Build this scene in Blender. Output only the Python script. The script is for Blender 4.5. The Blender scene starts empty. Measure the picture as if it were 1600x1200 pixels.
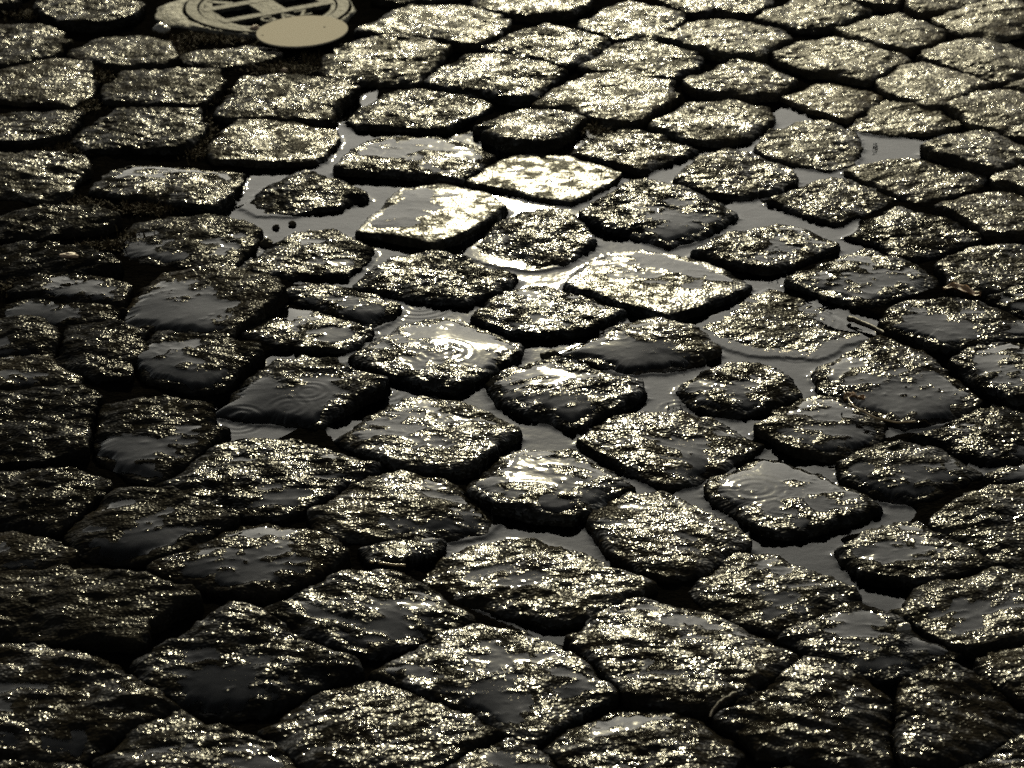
STONES = [
# --- strip beside and behind the metal cover (upper left) ---
("0,0 71,0 64,12 22,17 -40,14 -40,-25 60,-25", "sliver of a sparkling cobblestone cut off in the upper left corner of the photo", {}),
("75,10 90,-22 208,-24 203,6 195,20 150,31 105,28", "bright speckled cobblestone at the top edge, left of the round metal cover", {}),
("-45,42 0,38 75,41 92,52 88,68 68,82 22,90 -45,88", "dull grey cobblestone with a rounded end, second down the left edge", dict(tc=2.8)),
("124,73 161,56 225,58 259,67 261,84 240,97 187,92 139,84", "bright oblong cobblestone just below and left of the round metal cover", {}),
("289,86 300,78 375,76 425,76 418,87 375,95 318,93", "thin glittering cobblestone showing only a narrow strip in front of the round metal cover", dict(h=8)),
("-40,112 0,112 86,96 135,101 137,116 124,139 101,152 56,146 -40,138", "dark cobblestone with glints at its end, third down the left edge", dict(tc=1.4)),
("180,128 195,107 262,109 338,112 334,128 315,142 300,154 240,148 184,144", "golden oblong cobblestone between two mossy joints below the round metal cover", {}),
("352,167 379,150 369,137 379,120 442,118 525,122 562,133 536,154 517,172 502,184 431,180 376,178", "long golden cobblestone below the tan disc, with a notched lower side", {}),
("-40,175 0,172 56,169 120,171 112,184 86,206 38,216 -40,212", "flat golden cobblestone on the left edge beside a wide mossy joint", {}),
("131,210 165,180 188,169 244,171 308,171 304,191 289,214 270,221 210,218 150,221", "lumpy cobblestone with bright hollows above a deep black joint, upper left", dict(a=2.5)),
("330,232 356,202 375,188 450,189 525,199 529,210 514,229 495,244 450,249 338,246", "evenly speckled squarish cobblestone whose lower right corner touches the puddle's upper left arm", {}),
("-40,240 64,240 124,248 131,259 94,272 101,288 75,297 0,285 -40,280", "broken dark cobblestone with two bright scraps, left edge below the flat golden one", dict(a=3.2,tc=2.1)),
("144,296 165,266 195,248 262,251 382,266 375,285 352,311 334,326 225,306", "smooth pale oblong cobblestone with a grey water film, left of the puddle", dict(f=-.2,a=2)),
("379,316 412,292 450,272 478,268 540,285 575,303 530,318 460,328 400,328", "dark pointed cobblestone ringed by the puddle's upper left arm", dict(tc=2.8,a=2.5)),
("-40,340 75,326 139,326 180,341 135,352 75,351 -40,362", "low dark cobblestone with a glinting right end, left edge beneath black shadow", dict(tc=1.4,a=2.5)),
("180,375 210,345 262,334 338,334 409,358 394,379 368,405 360,412 262,407 195,392", "rugged glinting cobblestone with small film pools, just below the smooth pale oblong one", dict(f=-.3,a=2.9)),
("375,416 412,394 458,360 525,358 585,386 570,405 540,425 450,428", "layered cobblestone with curved ridges standing in the puddle left of its centre", dict(a=2.5,f=-.5)),
("-60,395 40,386 130,396 165,412 110,425 0,425 -60,420", "murky moss-stained cobblestone with a brown chip on it at the left edge", dict(tc=4.9,a=2.5)),
("30,438 94,428 150,436 205,446 190,471 112,468 60,456 34,448", "dark cobblestone with a grey band of water across its top, near the left edge", dict(f=.25,a=2.5)),
("20,475 60,466 150,476 200,484 150,496 90,498 30,492", "half-sunk black cobblestone with one bright glinting corner, near the left edge", dict(tc=2.1,h=8)),
("191,475 225,445 262,426 338,422 409,434 442,449 442,462 412,482 375,509 300,512 225,490", "broad knobbly cobblestone with grey pools and a hooked bright rim, left of the puddle", dict(f=0.1,a=2.5)),
("446,456 475,441 525,447 580,460 628,473 606,490 575,503 520,487 465,470", "dark narrow cobblestone wedged between two wet ones left of the puddle's centre", dict(tc=4.2,h=8)),
("556,441 590,415 624,398 669,390 732,403 806,429 778,449 725,468 650,458 590,450", "streaky pointed cobblestone in the puddle directly below the left glare stone", dict(a=2.5,tc=2.1)),
("375,520 412,494 435,471 488,475 562,501 581,512 562,531 536,542 469,541 405,528", "squarish cobblestone with dark bumps in a grey film, left of the streaky pointed one", dict(f=.35,a=2.5)),
("-70,517 0,502 60,503 92,520 84,545 0,552 -70,547", "crumbled black cobblestone with a bright tuft of glints on its right end, left edge", dict(tc=2.1,a=3.2)),
("98,528 112,507 170,505 225,518 238,545 190,572 110,572 92,556", "glinting rough cobblestone beside the crumbled black one, second from the left edge", dict(a=3.2)),
("-60,560 30,555 75,558 108,580 95,592 0,594 -60,590", "dark cobblestone with a glowing crescent at its right end, left edge", dict(tc=1.4,a=2.5)),
("188,556 210,537 236,520 262,519 338,529 398,542 375,565 349,591 300,590 240,568", "big dark cobblestone with a wet dimpled top and a tall black front face, left", dict(f=.1,a=2.5,h=15)),
("326,636 360,618 382,591 431,565 472,558 525,569 544,584 605,598 574,614 525,640 491,655 412,646", "hollow-topped cobblestone holding a small pool with raindrop rings, left of centre", dict(f=.7,a=2.5,h=13)),
("-50,618 0,612 112,611 152,626 146,650 120,692 60,702 -50,704", "black cobblestone with a bright bead of glints on its right shoulder, left edge", dict(tc=2.1,a=3.2,h=15)),
("152,632 262,629 334,644 330,662 311,689 292,711 255,734 210,722 169,687 152,657", "wavy cobblestone crossed by grey ripple-like film bands, right of the black shouldered one", dict(f=.15,a=3.2,h=15)),
("270,752 311,722 352,696 398,685 450,689 506,700 592,715 555,738 518,768 469,782 394,788 330,777", "large ridged cobblestone with pooled water near its upper edge, left of centre", dict(f=0,a=2.9,h=14)),
("130,822 160,785 188,766 262,774 338,799 358,814 320,838 280,855 200,850 140,845", "mound-like dark cobblestone with a glinting crest, below the wavy one on the left", dict(a=3.6,h=16)),
("-50,735 0,733 71,737 142,741 165,758 124,788 80,812 38,805 -50,780", "glinting cobblestone with two bright lumps, left edge below a long black joint", dict(a=3.6)),
("262,880 322,844 349,825 412,821 472,825 525,848 506,866 458,892 412,908 338,898 278,889", "cobblestone with a grey shiny pool and tall black front, left of the wedge stone", dict(f=.2,a=2.5,h=15)),
("-50,838 0,836 49,840 82,855 92,878 56,889 -50,884", "rounded golden cobblestone end on the left edge, above the long crested one", dict(a=2.5)),
("-60,892 90,888 158,896 225,908 285,934 244,945 210,964 202,988 150,980 75,972 -60,958", "long dark cobblestone with bright crest and glinting lower lip, lower left", dict(a=3.6,h=16)),
("225,1035 262,1008 319,982 360,956 412,971 484,1005 540,1039 518,1054 469,1069 375,1085 300,1078 244,1060", "tall black cobblestone with a grey wet cap and glints at its right tip, lower left", dict(a=3.2,tc=4.2,h=18,f=-.3)),
("-70,1010 0,1010 82,1022 150,1042 210,1065 265,1098 248,1120 210,1135 150,1160 75,1172 -70,1160", "big coarse cobblestone covered in round glints, lower left corner", dict(a=4.3,h=16)),
("160,1180 200,1145 240,1122 285,1118 338,1136 412,1162 450,1195 400,1225 280,1240 190,1225", "cobblestone with wavy glinting ridges at the bottom edge, right of the big coarse one", dict(a=3.9,h=15)),
("-60,1195 60,1190 140,1205 158,1235 60,1260 -60,1250", "dark cobblestone barely showing in the lower left corner", dict(a=3.2)),
# --- top middle ---
("520,104 538,71 582,56 650,58 699,69 669,98 642,116 590,117 525,122", "cobblestone with a dark sunken lower half, right below the tan disc", dict(a=3.2,tc=1.4)),
("575,41 620,11 658,4 725,8 778,22 770,49 740,64 680,56 620,47", "golden sparkling cobblestone right of the tan disc and metal cover", {}),
("600,-14 630,-40 700,-42 735,-24 690,-8 640,-6", "cobblestone cut by the top edge right of the metal cover", {}),
("748,4 790,-20 890,-16 905,-2 875,11 800,13", "shallow bright cobblestone cut by the top edge near its middle", {}),
("770,71 808,52 852,36 905,49 942,60 924,82 875,92 819,83", "rough cobblestone with dark patches, above the golden rounded one", dict(a=2.5,tc=1.4)),
("920,38 950,11 988,2 1062,20 1051,41 1006,60 965,51", "half dark cobblestone left of the bright diamond at the top", dict(tc=1.4,a=2.5)),
("924,96 958,71 995,62 1081,81 1070,98 1036,112 969,109", "rounded bright cobblestone with a heavy black shadow under it, top middle", {}),
("676,128 702,98 732,82 819,86 864,105 856,124 830,144 762,141 702,135", "golden rounded rectangular cobblestone standing alone among black joints, top middle", {}),
("849,158 890,128 931,114 1048,127 1036,154 984,186 931,171", "golden cobblestone with a ripped edge on its left, above and right of the oval-ringed one", {}),
("541,184 575,158 609,139 669,137 740,144 765,163 725,184 695,199 612,195 560,193", "oblong cobblestone bordering the top of the puddle, fading to dark on its right", dict(tc=0.7)),
("757,202 770,184 819,168 875,168 912,184 882,206 849,221 792,218", "small cobblestone with an oval ring marking, above the right glare stone", dict(a=2.5)),
("522,259 556,229 594,210 669,210 732,221 774,240 755,259 721,278 650,268 575,264", "flat shiny cobblestone with a long dark front edge, upper left of the glare", dict(a=1.2,tc=-.6,f=.1,rt=.2,g=.7)),
("721,281 762,255 811,240 856,236 912,248 972,266 942,289 894,315 838,306 781,291", "flat cobblestone under the blinding sun glare, right one of the two glare stones", dict(a=.9,tc=-.3,f=-.5,rt=0,g=.5,cr=.13,bs=.6,sunc=1.8,dm=.4)),
("556,356 594,322 628,289 688,283 762,300 789,321 755,345 710,368 680,377 612,364", "flat cobblestone with blinding sun glare on its right half, left of two glare stones", dict(a=.9,tc=-.7,tr=1.8,f=-.2,rt=0,g=.5,cr=.13,bs=.6,sunc=1.8,dm=.6)),
("725,390 762,356 819,330 868,326 905,345 928,375 882,405 838,414 778,407", "bulging dark streaked cobblestone in the puddle just below the two glare stones", dict(a=2.7,tc=2.8)),
("880,440 912,412 950,392 1000,385 1050,392 1110,410 1172,441 1130,462 1090,480 1045,494 960,467 900,450", "large smooth diamond cobblestone with a glowing band across it, centre of the puddle", dict(a=1.1,tc=-1,f=.1,rt=.2,g=.6,cr=.05,bs=.7,sunc=1.6)),
("740,492 778,460 811,445 852,443 912,456 980,481 942,498 912,512 860,520 800,514", "pebbly cobblestone in the puddle, left below the large smooth diamond", dict(a=2.6,f=-.1)),
("890,236 942,206 980,195 1040,206 1088,232 1055,244 1002,266 950,251", "golden cobblestone with a crease near its right corner, right of the glare stones", dict(a=2.6)),
("905,334 950,304 985,285 1010,280 1050,290 1100,302 1152,328 1120,348 1095,362 1045,376 1000,362 940,347", "wide wrinkled cobblestone right of the glare, with a long thin black front edge", dict(a=2.6,f=-.4)),
# --- upper right ---
("1037,60 1075,38 1120,15 1165,28 1221,43 1202,64 1180,84 1112,73", "large pale golden diamond cobblestone at the top, right of the middle", {}),
("1050,-4 1090,-28 1150,-30 1190,-2 1165,13 1090,12", "dark cobblestone cut by the top edge above the large pale diamond", dict(tc=2.1)),
("1191,22 1232,4 1262,-12 1322,-6 1340,10 1319,28 1285,34 1244,34", "speckled cobblestone at the top edge, right of the large pale diamond", {}),
("1310,-18 1350,-38 1410,-34 1440,-18 1400,-3 1340,-3", "cobblestone tip just showing at the top edge, third from the right corner", {}),
("1326,41 1360,26 1412,19 1461,38 1442,60 1409,68 1356,58", "dull cobblestone with a dark left half, upper right", dict(tc=2.1,a=2.5)),
("1469,24 1525,4 1585,0 1608,19 1581,38 1551,51 1514,40", "pale brownish cobblestone in the upper right corner", {}),
("1424,-2 1470,-24 1525,-10 1515,2 1488,8 1446,10", "sliver of cobblestone at the top edge left of the upper right corner stone", {}),
("1214,81 1262,64 1300,56 1356,71 1405,92 1375,109 1349,122 1285,103", "large brownish diamond cobblestone with streaks, upper right", dict(a=2.6)),
("1446,82 1499,64 1540,58 1600,75 1634,95 1592,112 1562,120 1506,100", "large pale diamond cobblestone on the right edge, below the corner stone", {}),
("1578,131 1610,120 1655,135 1610,145", "tip of a cobblestone poking in at the right edge, below the large pale diamond", {}),
("1368,131 1409,105 1442,98 1529,128 1514,142 1469,161 1435,158", "tan diamond cobblestone between crossing black joints, upper right", {}),
("1476,161 1532,141 1578,139 1628,160 1600,184 1559,195 1518,182", "rounded tan cobblestone on the right edge, third below the upper right corner", {}),
("1221,150 1262,131 1296,126 1360,137 1386,146 1360,165 1322,184 1278,171", "tan diamond cobblestone just above the far tip of the puddle", {}),
("1082,128 1120,109 1150,94 1195,101 1240,120 1218,139 1180,141 1131,141", "streaky dark cobblestone left of the far tip of the puddle", dict(tc=1.4,a=2.5)),
("1326,195 1360,165 1405,150 1469,169 1495,195 1465,203 1412,206 1368,204", "cobblestone with a dark left side above the right finger of the puddle", dict(tc=0.7)),
("1015,195 1041,176 1086,158 1150,154 1202,165 1206,182 1169,210 1131,218 1075,212", "big golden cobblestone with a dark round dent, left of the puddle's far tip", dict(a=2.6)),
("1184,229 1195,210 1240,191 1285,188 1338,204 1345,225 1334,251 1296,261 1210,246", "rounded golden cobblestone encircled by the upper right arms of the puddle", dict(a=2.4)),
("1441,223 1495,206 1536,195 1596,223 1606,235 1578,248 1551,261 1488,246", "diamond cobblestone at the tip of the puddle's right finger, right edge", {}),
("1572,204 1605,192 1655,205 1620,217", "sliver of cobblestone on the right edge above the puddle finger's diamond", {}),
("1319,262 1368,251 1412,244 1488,259 1536,274 1525,289 1435,311 1375,291", "golden cobblestone just below the puddle's right finger", {}),
("1056,278 1090,248 1135,233 1180,240 1225,257 1240,268 1225,289 1165,300 1112,298", "cobblestone with a dark hollow at its right tip, within the puddle's upper right arms", dict(a=2.5)),
("1199,311 1255,289 1300,278 1356,285 1398,308 1364,322 1311,345 1259,332", "even glittering diamond cobblestone right of the puddle's wide upper channel", {}),
("1472,319 1525,300 1574,289 1645,315 1625,345 1536,362", "bumpy tan diamond cobblestone on the right edge, a quarter of the way down", dict(a=2.5)),
("1555,276 1595,255 1655,275 1600,290", "sliver of cobblestone on the right edge above the bumpy tan one", {}),
("1326,360 1360,338 1412,319 1450,330 1488,341 1536,368 1488,381 1431,400 1394,400 1380,375", "grey sheened cobblestone with a stepped black front, right of the puddle's channel", dict(a=2.6)),
("1458,412 1525,390 1578,380 1645,402 1625,435 1560,452 1500,434", "dark ribbed cobblestone on the right edge, a third of the way down", dict(a=2.5,tc=1.4)),
("1555,458 1600,440 1655,455 1620,487 1590,480", "cobblestone corner on the right edge beside a scrap of brown leaf", {}),
("1079,388 1139,360 1210,345 1262,352 1308,379 1278,390 1240,407 1202,418 1142,407", "leaf-shaped cobblestone lying across the puddle's channel, pale film on its left", dict(a=2.2,f=-.2)),
("1228,436 1285,409 1352,385 1412,403 1476,432 1442,447 1370,469 1335,473 1280,452", "large textured diamond cobblestone with a high black front, right bank of the puddle", dict(a=2.6,h=14)),
# --- middle right ---
("1375,498 1412,475 1450,469 1525,471 1562,486 1600,509 1578,524 1518,535 1450,526 1394,511", "smooth grey cobblestone with a satin film, beside the dark twig near the right edge", dict(a=1.5,f=.2)),
("1082,512 1158,469 1202,454 1232,462 1285,486 1334,516 1384,524 1322,537 1278,560 1240,557 1170,552 1120,537", "half-drowned cobblestone with raindrop rings on the water covering its right side", dict(a=2.4,h=1.0,f=None)),
("1060,602 1071,591 1131,570 1188,570 1232,591 1250,610 1210,629 1150,640 1086,627", "small dark cobblestone with a glowing top edge, right of the raindrop splash", dict(a=2.5,tc=2.1)),
("1270,576 1322,550 1356,531 1375,526 1442,550 1488,588 1534,625 1488,650 1412,661 1360,642 1319,620 1278,604", "large smooth grey cobblestone with a thin water film, right of the raindrop rings", dict(a=2,f=.35)),
("885,545 920,528 961,508 1018,499 1045,504 1082,512 1124,545 1088,560 1040,572 980,574 920,558", "cobblestone with a still pool ringed by bright specks, below the large smooth diamond", dict(a=2.4,f=.6)),
("758,590 830,563 868,552 924,576 1002,592 1006,608 958,632 894,660 856,644 818,638 780,620", "water-glazed cobblestone with a blazing upper edge, dead centre of the photo", dict(a=2.8,f=.4,h=9)),
("549,554 590,524 642,498 680,490 732,498 815,535 808,550 785,565 762,580 710,604 661,597 594,578", "large cobblestone with raindrop rings spreading in its central pool, left of centre", dict(a=2.6,f=.5,h=10)),
("530,674 568,648 612,629 658,616 710,623 762,644 815,668 780,687 760,707 745,720 700,730 640,724 580,702", "large cobblestone with a blazing upper rim, below the one with the central ringed pool", dict(a=2.7,f=.1,h=11)),
("905,685 950,655 1000,646 1060,643 1112,652 1190,689 1160,708 1128,728 1090,747 1040,752 985,730 935,702", "dark grainy cobblestone just below the raindrop splash", dict(a=2.6,tc=1.4,h=11)),
("1184,666 1225,636 1262,616 1311,619 1345,640 1380,655 1368,678 1350,697 1308,710 1244,698", "cobblestone with a dark pool in its hollow beneath the large grey filmed one", dict(a=2.9,f=.4)),
("1488,561 1525,542 1574,529 1620,540 1660,580 1625,612 1581,618 1525,590", "rough cobblestone on the right edge, halfway down", dict(a=2.5)),
("1431,678 1484,659 1525,636 1555,627 1615,645 1660,690 1610,712 1544,717 1488,698", "dark sheened cobblestone on the right edge with bright left slope, below the halfway one", dict(a=2.4,f=-.1)),
("1311,719 1368,694 1420,690 1461,696 1499,715 1530,734 1495,749 1442,771 1398,773 1360,762 1319,743", "cobblestone with a flat water patch and rough dark left, beside the ringed pool stone", dict(a=2.5,f=.1)),
("1105,742 1142,728 1188,709 1225,715 1292,745 1330,760 1379,790 1338,805 1281,820 1232,834 1180,818 1150,797 1112,772", "cobblestone with clear raindrop rings on its pool and a sparkling lower corner", dict(a=2,f=.9,h=11,tc=-1)),
("1450,818 1499,784 1551,759 1605,752 1665,780 1650,850 1600,872 1555,872 1502,842", "finely ribbed cobblestone on the right edge, two thirds down", dict(a=2.6)),
("1556,752 1575,735 1605,722 1655,735 1640,755 1592,754", "small cobblestone corner on the right edge above the finely ribbed one", {}),
# --- lower part ---
("729,760 755,738 785,711 830,694 890,698 931,719 989,755 960,770 940,787 895,802 840,799 780,784", "film-covered cobblestone with a glittering lower rim, right of a ring of ripples", dict(a=2.6,f=.5,h=11)),
("488,802 530,770 580,745 630,733 690,743 735,768 779,800 755,822 700,832 620,837 540,834 500,822", "broad lumpy cobblestone full of soft glints, above the small wedge stone", dict(a=2.9,f=-.2,h=13)),
("590,852 631,838 695,835 688,854 650,866 612,868", "small wedge cobblestone with a shiny top just above the straw", dict(a=2,f=.2,h=10)),
("918,808 950,780 988,767 1036,768 1080,783 1128,812 1174,838 1130,864 1100,884 1040,892 1000,882 950,847", "rounded dark cobblestone with a dimpled wet top, left below the ringed pool stone", dict(a=2.5,f=.2,h=14)),
("650,900 690,868 735,846 790,834 845,838 895,856 945,883 1014,912 970,937 920,967 850,967 790,952 735,934 690,917", "large rugged cobblestone with a notched left side, above the lower channel of water", dict(a=3.0,f=-.3,h=14)),
("440,947 480,925 537,900 590,891 635,898 670,918 710,955 712,977 650,994 580,997 500,984 450,967", "cobblestone with glowing peak below the straw, left of the lower water channel", dict(a=3.2,h=14)),
("598,1046 658,1012 695,988 751,980 819,992 900,1028 944,1068 905,1091 860,1127 822,1150 785,1134 752,1102 668,1078", "large smooth diamond cobblestone with evenly scattered sparks, bottom centre", dict(a=2.2,f=.1,h=15)),
("896,995 930,960 988,930 1045,938 1100,953 1150,976 1210,1006 1239,1028 1210,1052 1180,1074 1125,1090 1065,1097 1000,1077 940,1032", "very large rippled cobblestone right of the lower water channel", dict(a=2.9,f=-.3,h=14)),
("1082,911 1124,887 1150,864 1210,864 1255,887 1330,913 1342,926 1292,945 1255,967 1205,977 1158,967 1109,942", "compact dark cobblestone with glints along its upper left, lower right of centre", dict(a=2.5,f=-.2,h=14)),
("1229,994 1270,971 1311,947 1356,943 1412,969 1469,1009 1450,1024 1405,1041 1360,1044 1300,1030", "cobblestone with bright left half and a pebble on its right shoulder, lower right", dict(a=2.6,f=.2,h=13)),
("1308,848 1360,821 1398,808 1431,812 1469,830 1514,849 1552,878 1500,894 1440,902 1380,892 1330,874", "fine-textured cobblestone with a high dark broken front, right", dict(a=2.8,f=0,h=15)),
("1405,945 1450,916 1488,898 1544,885 1610,893 1680,925 1660,970 1600,982 1544,994 1480,992 1440,970", "smooth mottled cobblestone at the right edge with a long black joint beneath it", dict(a=2.6,f=0,h=14)),
("1128,1115 1180,1080 1225,1050 1265,1035 1300,1040 1340,1065 1385,1085 1396,1125 1375,1167 1310,1187 1245,1167 1190,1144", "large wavy cobblestone with a brown stem at its left corner, lower right", dict(a=3.6,h=15)),
("1405,1088 1431,1060 1476,1036 1520,1058 1565,1090 1592,1115 1565,1152 1510,1177 1435,1180 1400,1142", "round-shouldered rough cobblestone near the lower right corner", dict(a=3.6,h=16)),
("1540,1028 1605,1006 1680,1030 1660,1077 1600,1080 1560,1054", "glittering cobblestone on the right edge just above the lower right corner", dict(a=2.5)),
("862,1167 912,1135 968,1108 1025,1104 1070,1113 1124,1136 1136,1165 1110,1202 1060,1227 940,1227 880,1197", "densely glittering cobblestone at the bottom edge, right of the smooth spark-strewn diamond", dict(a=2.9,h=14)),
("431,1132 480,1095 530,1068 590,1063 640,1083 700,1108 769,1140 745,1167 700,1192 640,1202 560,1202 480,1182", "coarse golden cobblestone at the bottom, left of the smooth spark-strewn diamond", dict(a=3.2,h=15)),
("686,1197 740,1172 800,1163 860,1180 890,1207 850,1242 760,1242", "cobblestone peeking up at the bottom edge under the smooth diamond's point", dict(a=2.5)),
("1150,1215 1220,1197 1300,1207 1360,1227 1300,1262 1200,1262", "cobblestone tip at the bottom edge below the large wavy one", dict(a=2.5,h=8)),
("1500,1202 1560,1165 1605,1138 1680,1160 1680,1230 1560,1242", "dark ridged cobblestone in the lower right corner", dict(a=3.2,tc=1.4)),
("1390,1217 1440,1200 1490,1212 1500,1240 1420,1252", "cobblestone barely showing at the bottom edge, left of the lower right corner", dict(a=2.5)),
("470,1227 560,1217 660,1220 690,1247 560,1272", "cobblestone edge at the very bottom, below the coarse golden one", dict(a=2.5,h=8)),
]
import bpy, bmesh, math, random
import numpy as np
from mathutils import Vector, Matrix

random.seed(7)
rng = np.random.default_rng(11)
scene = bpy.context.scene
COL = scene.collection
MM = 0.001

# ------------------------------------------------------------------ camera numbers (photo is 1600 x 1200)
TH = math.asin(0.411)
FPX = 5322.0
CAMH = 1.28
SIN, COS = math.sin(TH), math.cos(TH)

def ground(px, py, z=0.0):
    """the point of the level z seen at a pixel of the photograph"""
    u, v = (px - 800.0) / FPX, (py - 600.0) / FPX
    dx, dy, dz = u, COS - v * SIN, -(SIN + v * COS)
    t = (CAMH - z) / (-dz)
    return np.array([dx * t, dy * t, z])

# ------------------------------------------------------------------ vectorised gradient noise
def _hash(ix, iy, iz):
    h = (ix * 374761393 + iy * 668265263 + iz * 2147483647) & 0xFFFFFFFF
    h = ((h ^ (h >> 13)) * 1274126177) & 0xFFFFFFFF
    h = (h ^ (h >> 16)) & 0xFFFFFFFF
    h = (h * 2246822519) & 0xFFFFFFFF
    return (h ^ (h >> 15)) & 0xFFFFFFFF
_ang = np.arange(256) / 256 * 2 * np.pi
_zz = np.cos(np.arange(256) * 2.399963)
GR = np.stack([np.cos(_ang) * np.sqrt(1 - .6 * _zz**2), np.sin(_ang) * np.sqrt(1 - .6 * _zz**2), _zz * .77], 1)
def perlin(x, y, z):
    x, y, z = np.broadcast_arrays(np.asarray(x, float), np.asarray(y, float), np.asarray(z, float))
    ix, iy, iz = np.floor(x).astype(np.int64), np.floor(y).astype(np.int64), np.floor(z).astype(np.int64)
    fx, fy, fz = x - ix, y - iy, z - iz
    f = lambda t: t * t * t * (t * (t * 6 - 15) + 10)
    u, v, w = f(fx), f(fy), f(fz)
    out = 0
    for a in (0, 1):
        for b in (0, 1):
            for c in (0, 1):
                g = GR[_hash(ix + a, iy + b, iz + c) & 255]
                d = g[..., 0] * (fx - a) + g[..., 1] * (fy - b) + g[..., 2] * (fz - c)
                out = out + d * (u if a else 1 - u) * (v if b else 1 - v) * (w if c else 1 - w)
    return out * 1.5

def smooth01(a, b, x):
    t = np.clip((x - a) / (b - a), 0, 1)
    return t * t * (3 - 2 * t)

# ------------------------------------------------------------------ mesh helpers
def link(name, me, mat, parent=None, loc=None):
    o = bpy.data.objects.new(name, me)
    COL.objects.link(o)
    if mat is not None and not me.materials:
        me.materials.append(mat)
    if parent is not None:
        o.parent = parent
    if loc is not None:
        o.location = loc
    return o

def np_mesh(name, V, F, smooth=True):
    """V (n,3), F (m,4) or (m,3) index arrays"""
    me = bpy.data.meshes.new(name)
    V = np.ascontiguousarray(V, dtype=np.float32); F = np.ascontiguousarray(F, dtype=np.int32)
    k = F.shape[1]
    me.vertices.add(len(V)); me.vertices.foreach_set('co', V.ravel())
    me.loops.add(F.size); me.loops.foreach_set('vertex_index', F.ravel())
    me.polygons.add(len(F))
    me.polygons.foreach_set('loop_start', np.arange(0, F.size, k, dtype=np.int32))
    me.polygons.foreach_set('use_smooth', np.full(len(F), smooth, dtype=bool))
    me.update(calc_edges=True)
    me.validate()
    return me

def grid_faces(n, m):
    i = np.arange(n * m).reshape(n, m)
    return np.stack([i[:-1, :-1], i[1:, :-1], i[1:, 1:], i[:-1, 1:]], -1).reshape(-1, 4)

def compact(V, F):
    used = np.unique(F)
    mp = np.full(len(V), -1, dtype=np.int64); mp[used] = np.arange(len(used))
    return V[used], mp[F]

def tag(o, label=None, cat=None, group=None, kind=None):
    if label: o['label'] = label
    if cat: o['category'] = cat
    if group: o['group'] = group
    if kind: o['kind'] = kind
    return o

# ------------------------------------------------------------------ materials
def new_mat(name):
    m = bpy.data.materials.new(name); m.use_nodes = True
    nt = m.node_tree
    return m, nt, nt.nodes, nt.links, nt.nodes['Principled BSDF']

def ramp(N, pts):
    r = N.new('ShaderNodeValToRGB')
    el = r.color_ramp.elements
    while len(el) < len(pts): el.new(.5)
    for e, (p, c) in zip(el, pts):
        e.position = p; e.color = (*c, 1) if len(c) == 3 else c
    return r

def noise(N, L, vec, scale, detail=2, rough=.5):
    n = N.new('ShaderNodeTexNoise'); n.inputs['Scale'].default_value = scale
    n.inputs['Detail'].default_value = detail; n.inputs['Roughness'].default_value = rough
    L.new(vec, n.inputs['Vector'])
    return n

def math_node(N, L, op, a, b):
    n = N.new('ShaderNodeMath'); n.operation = op
    for i, v in enumerate((a, b)):
        if isinstance(v, (int, float)): n.inputs[i].default_value = v
        else: L.new(v, n.inputs[i])
    return n.outputs[0]

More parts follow.
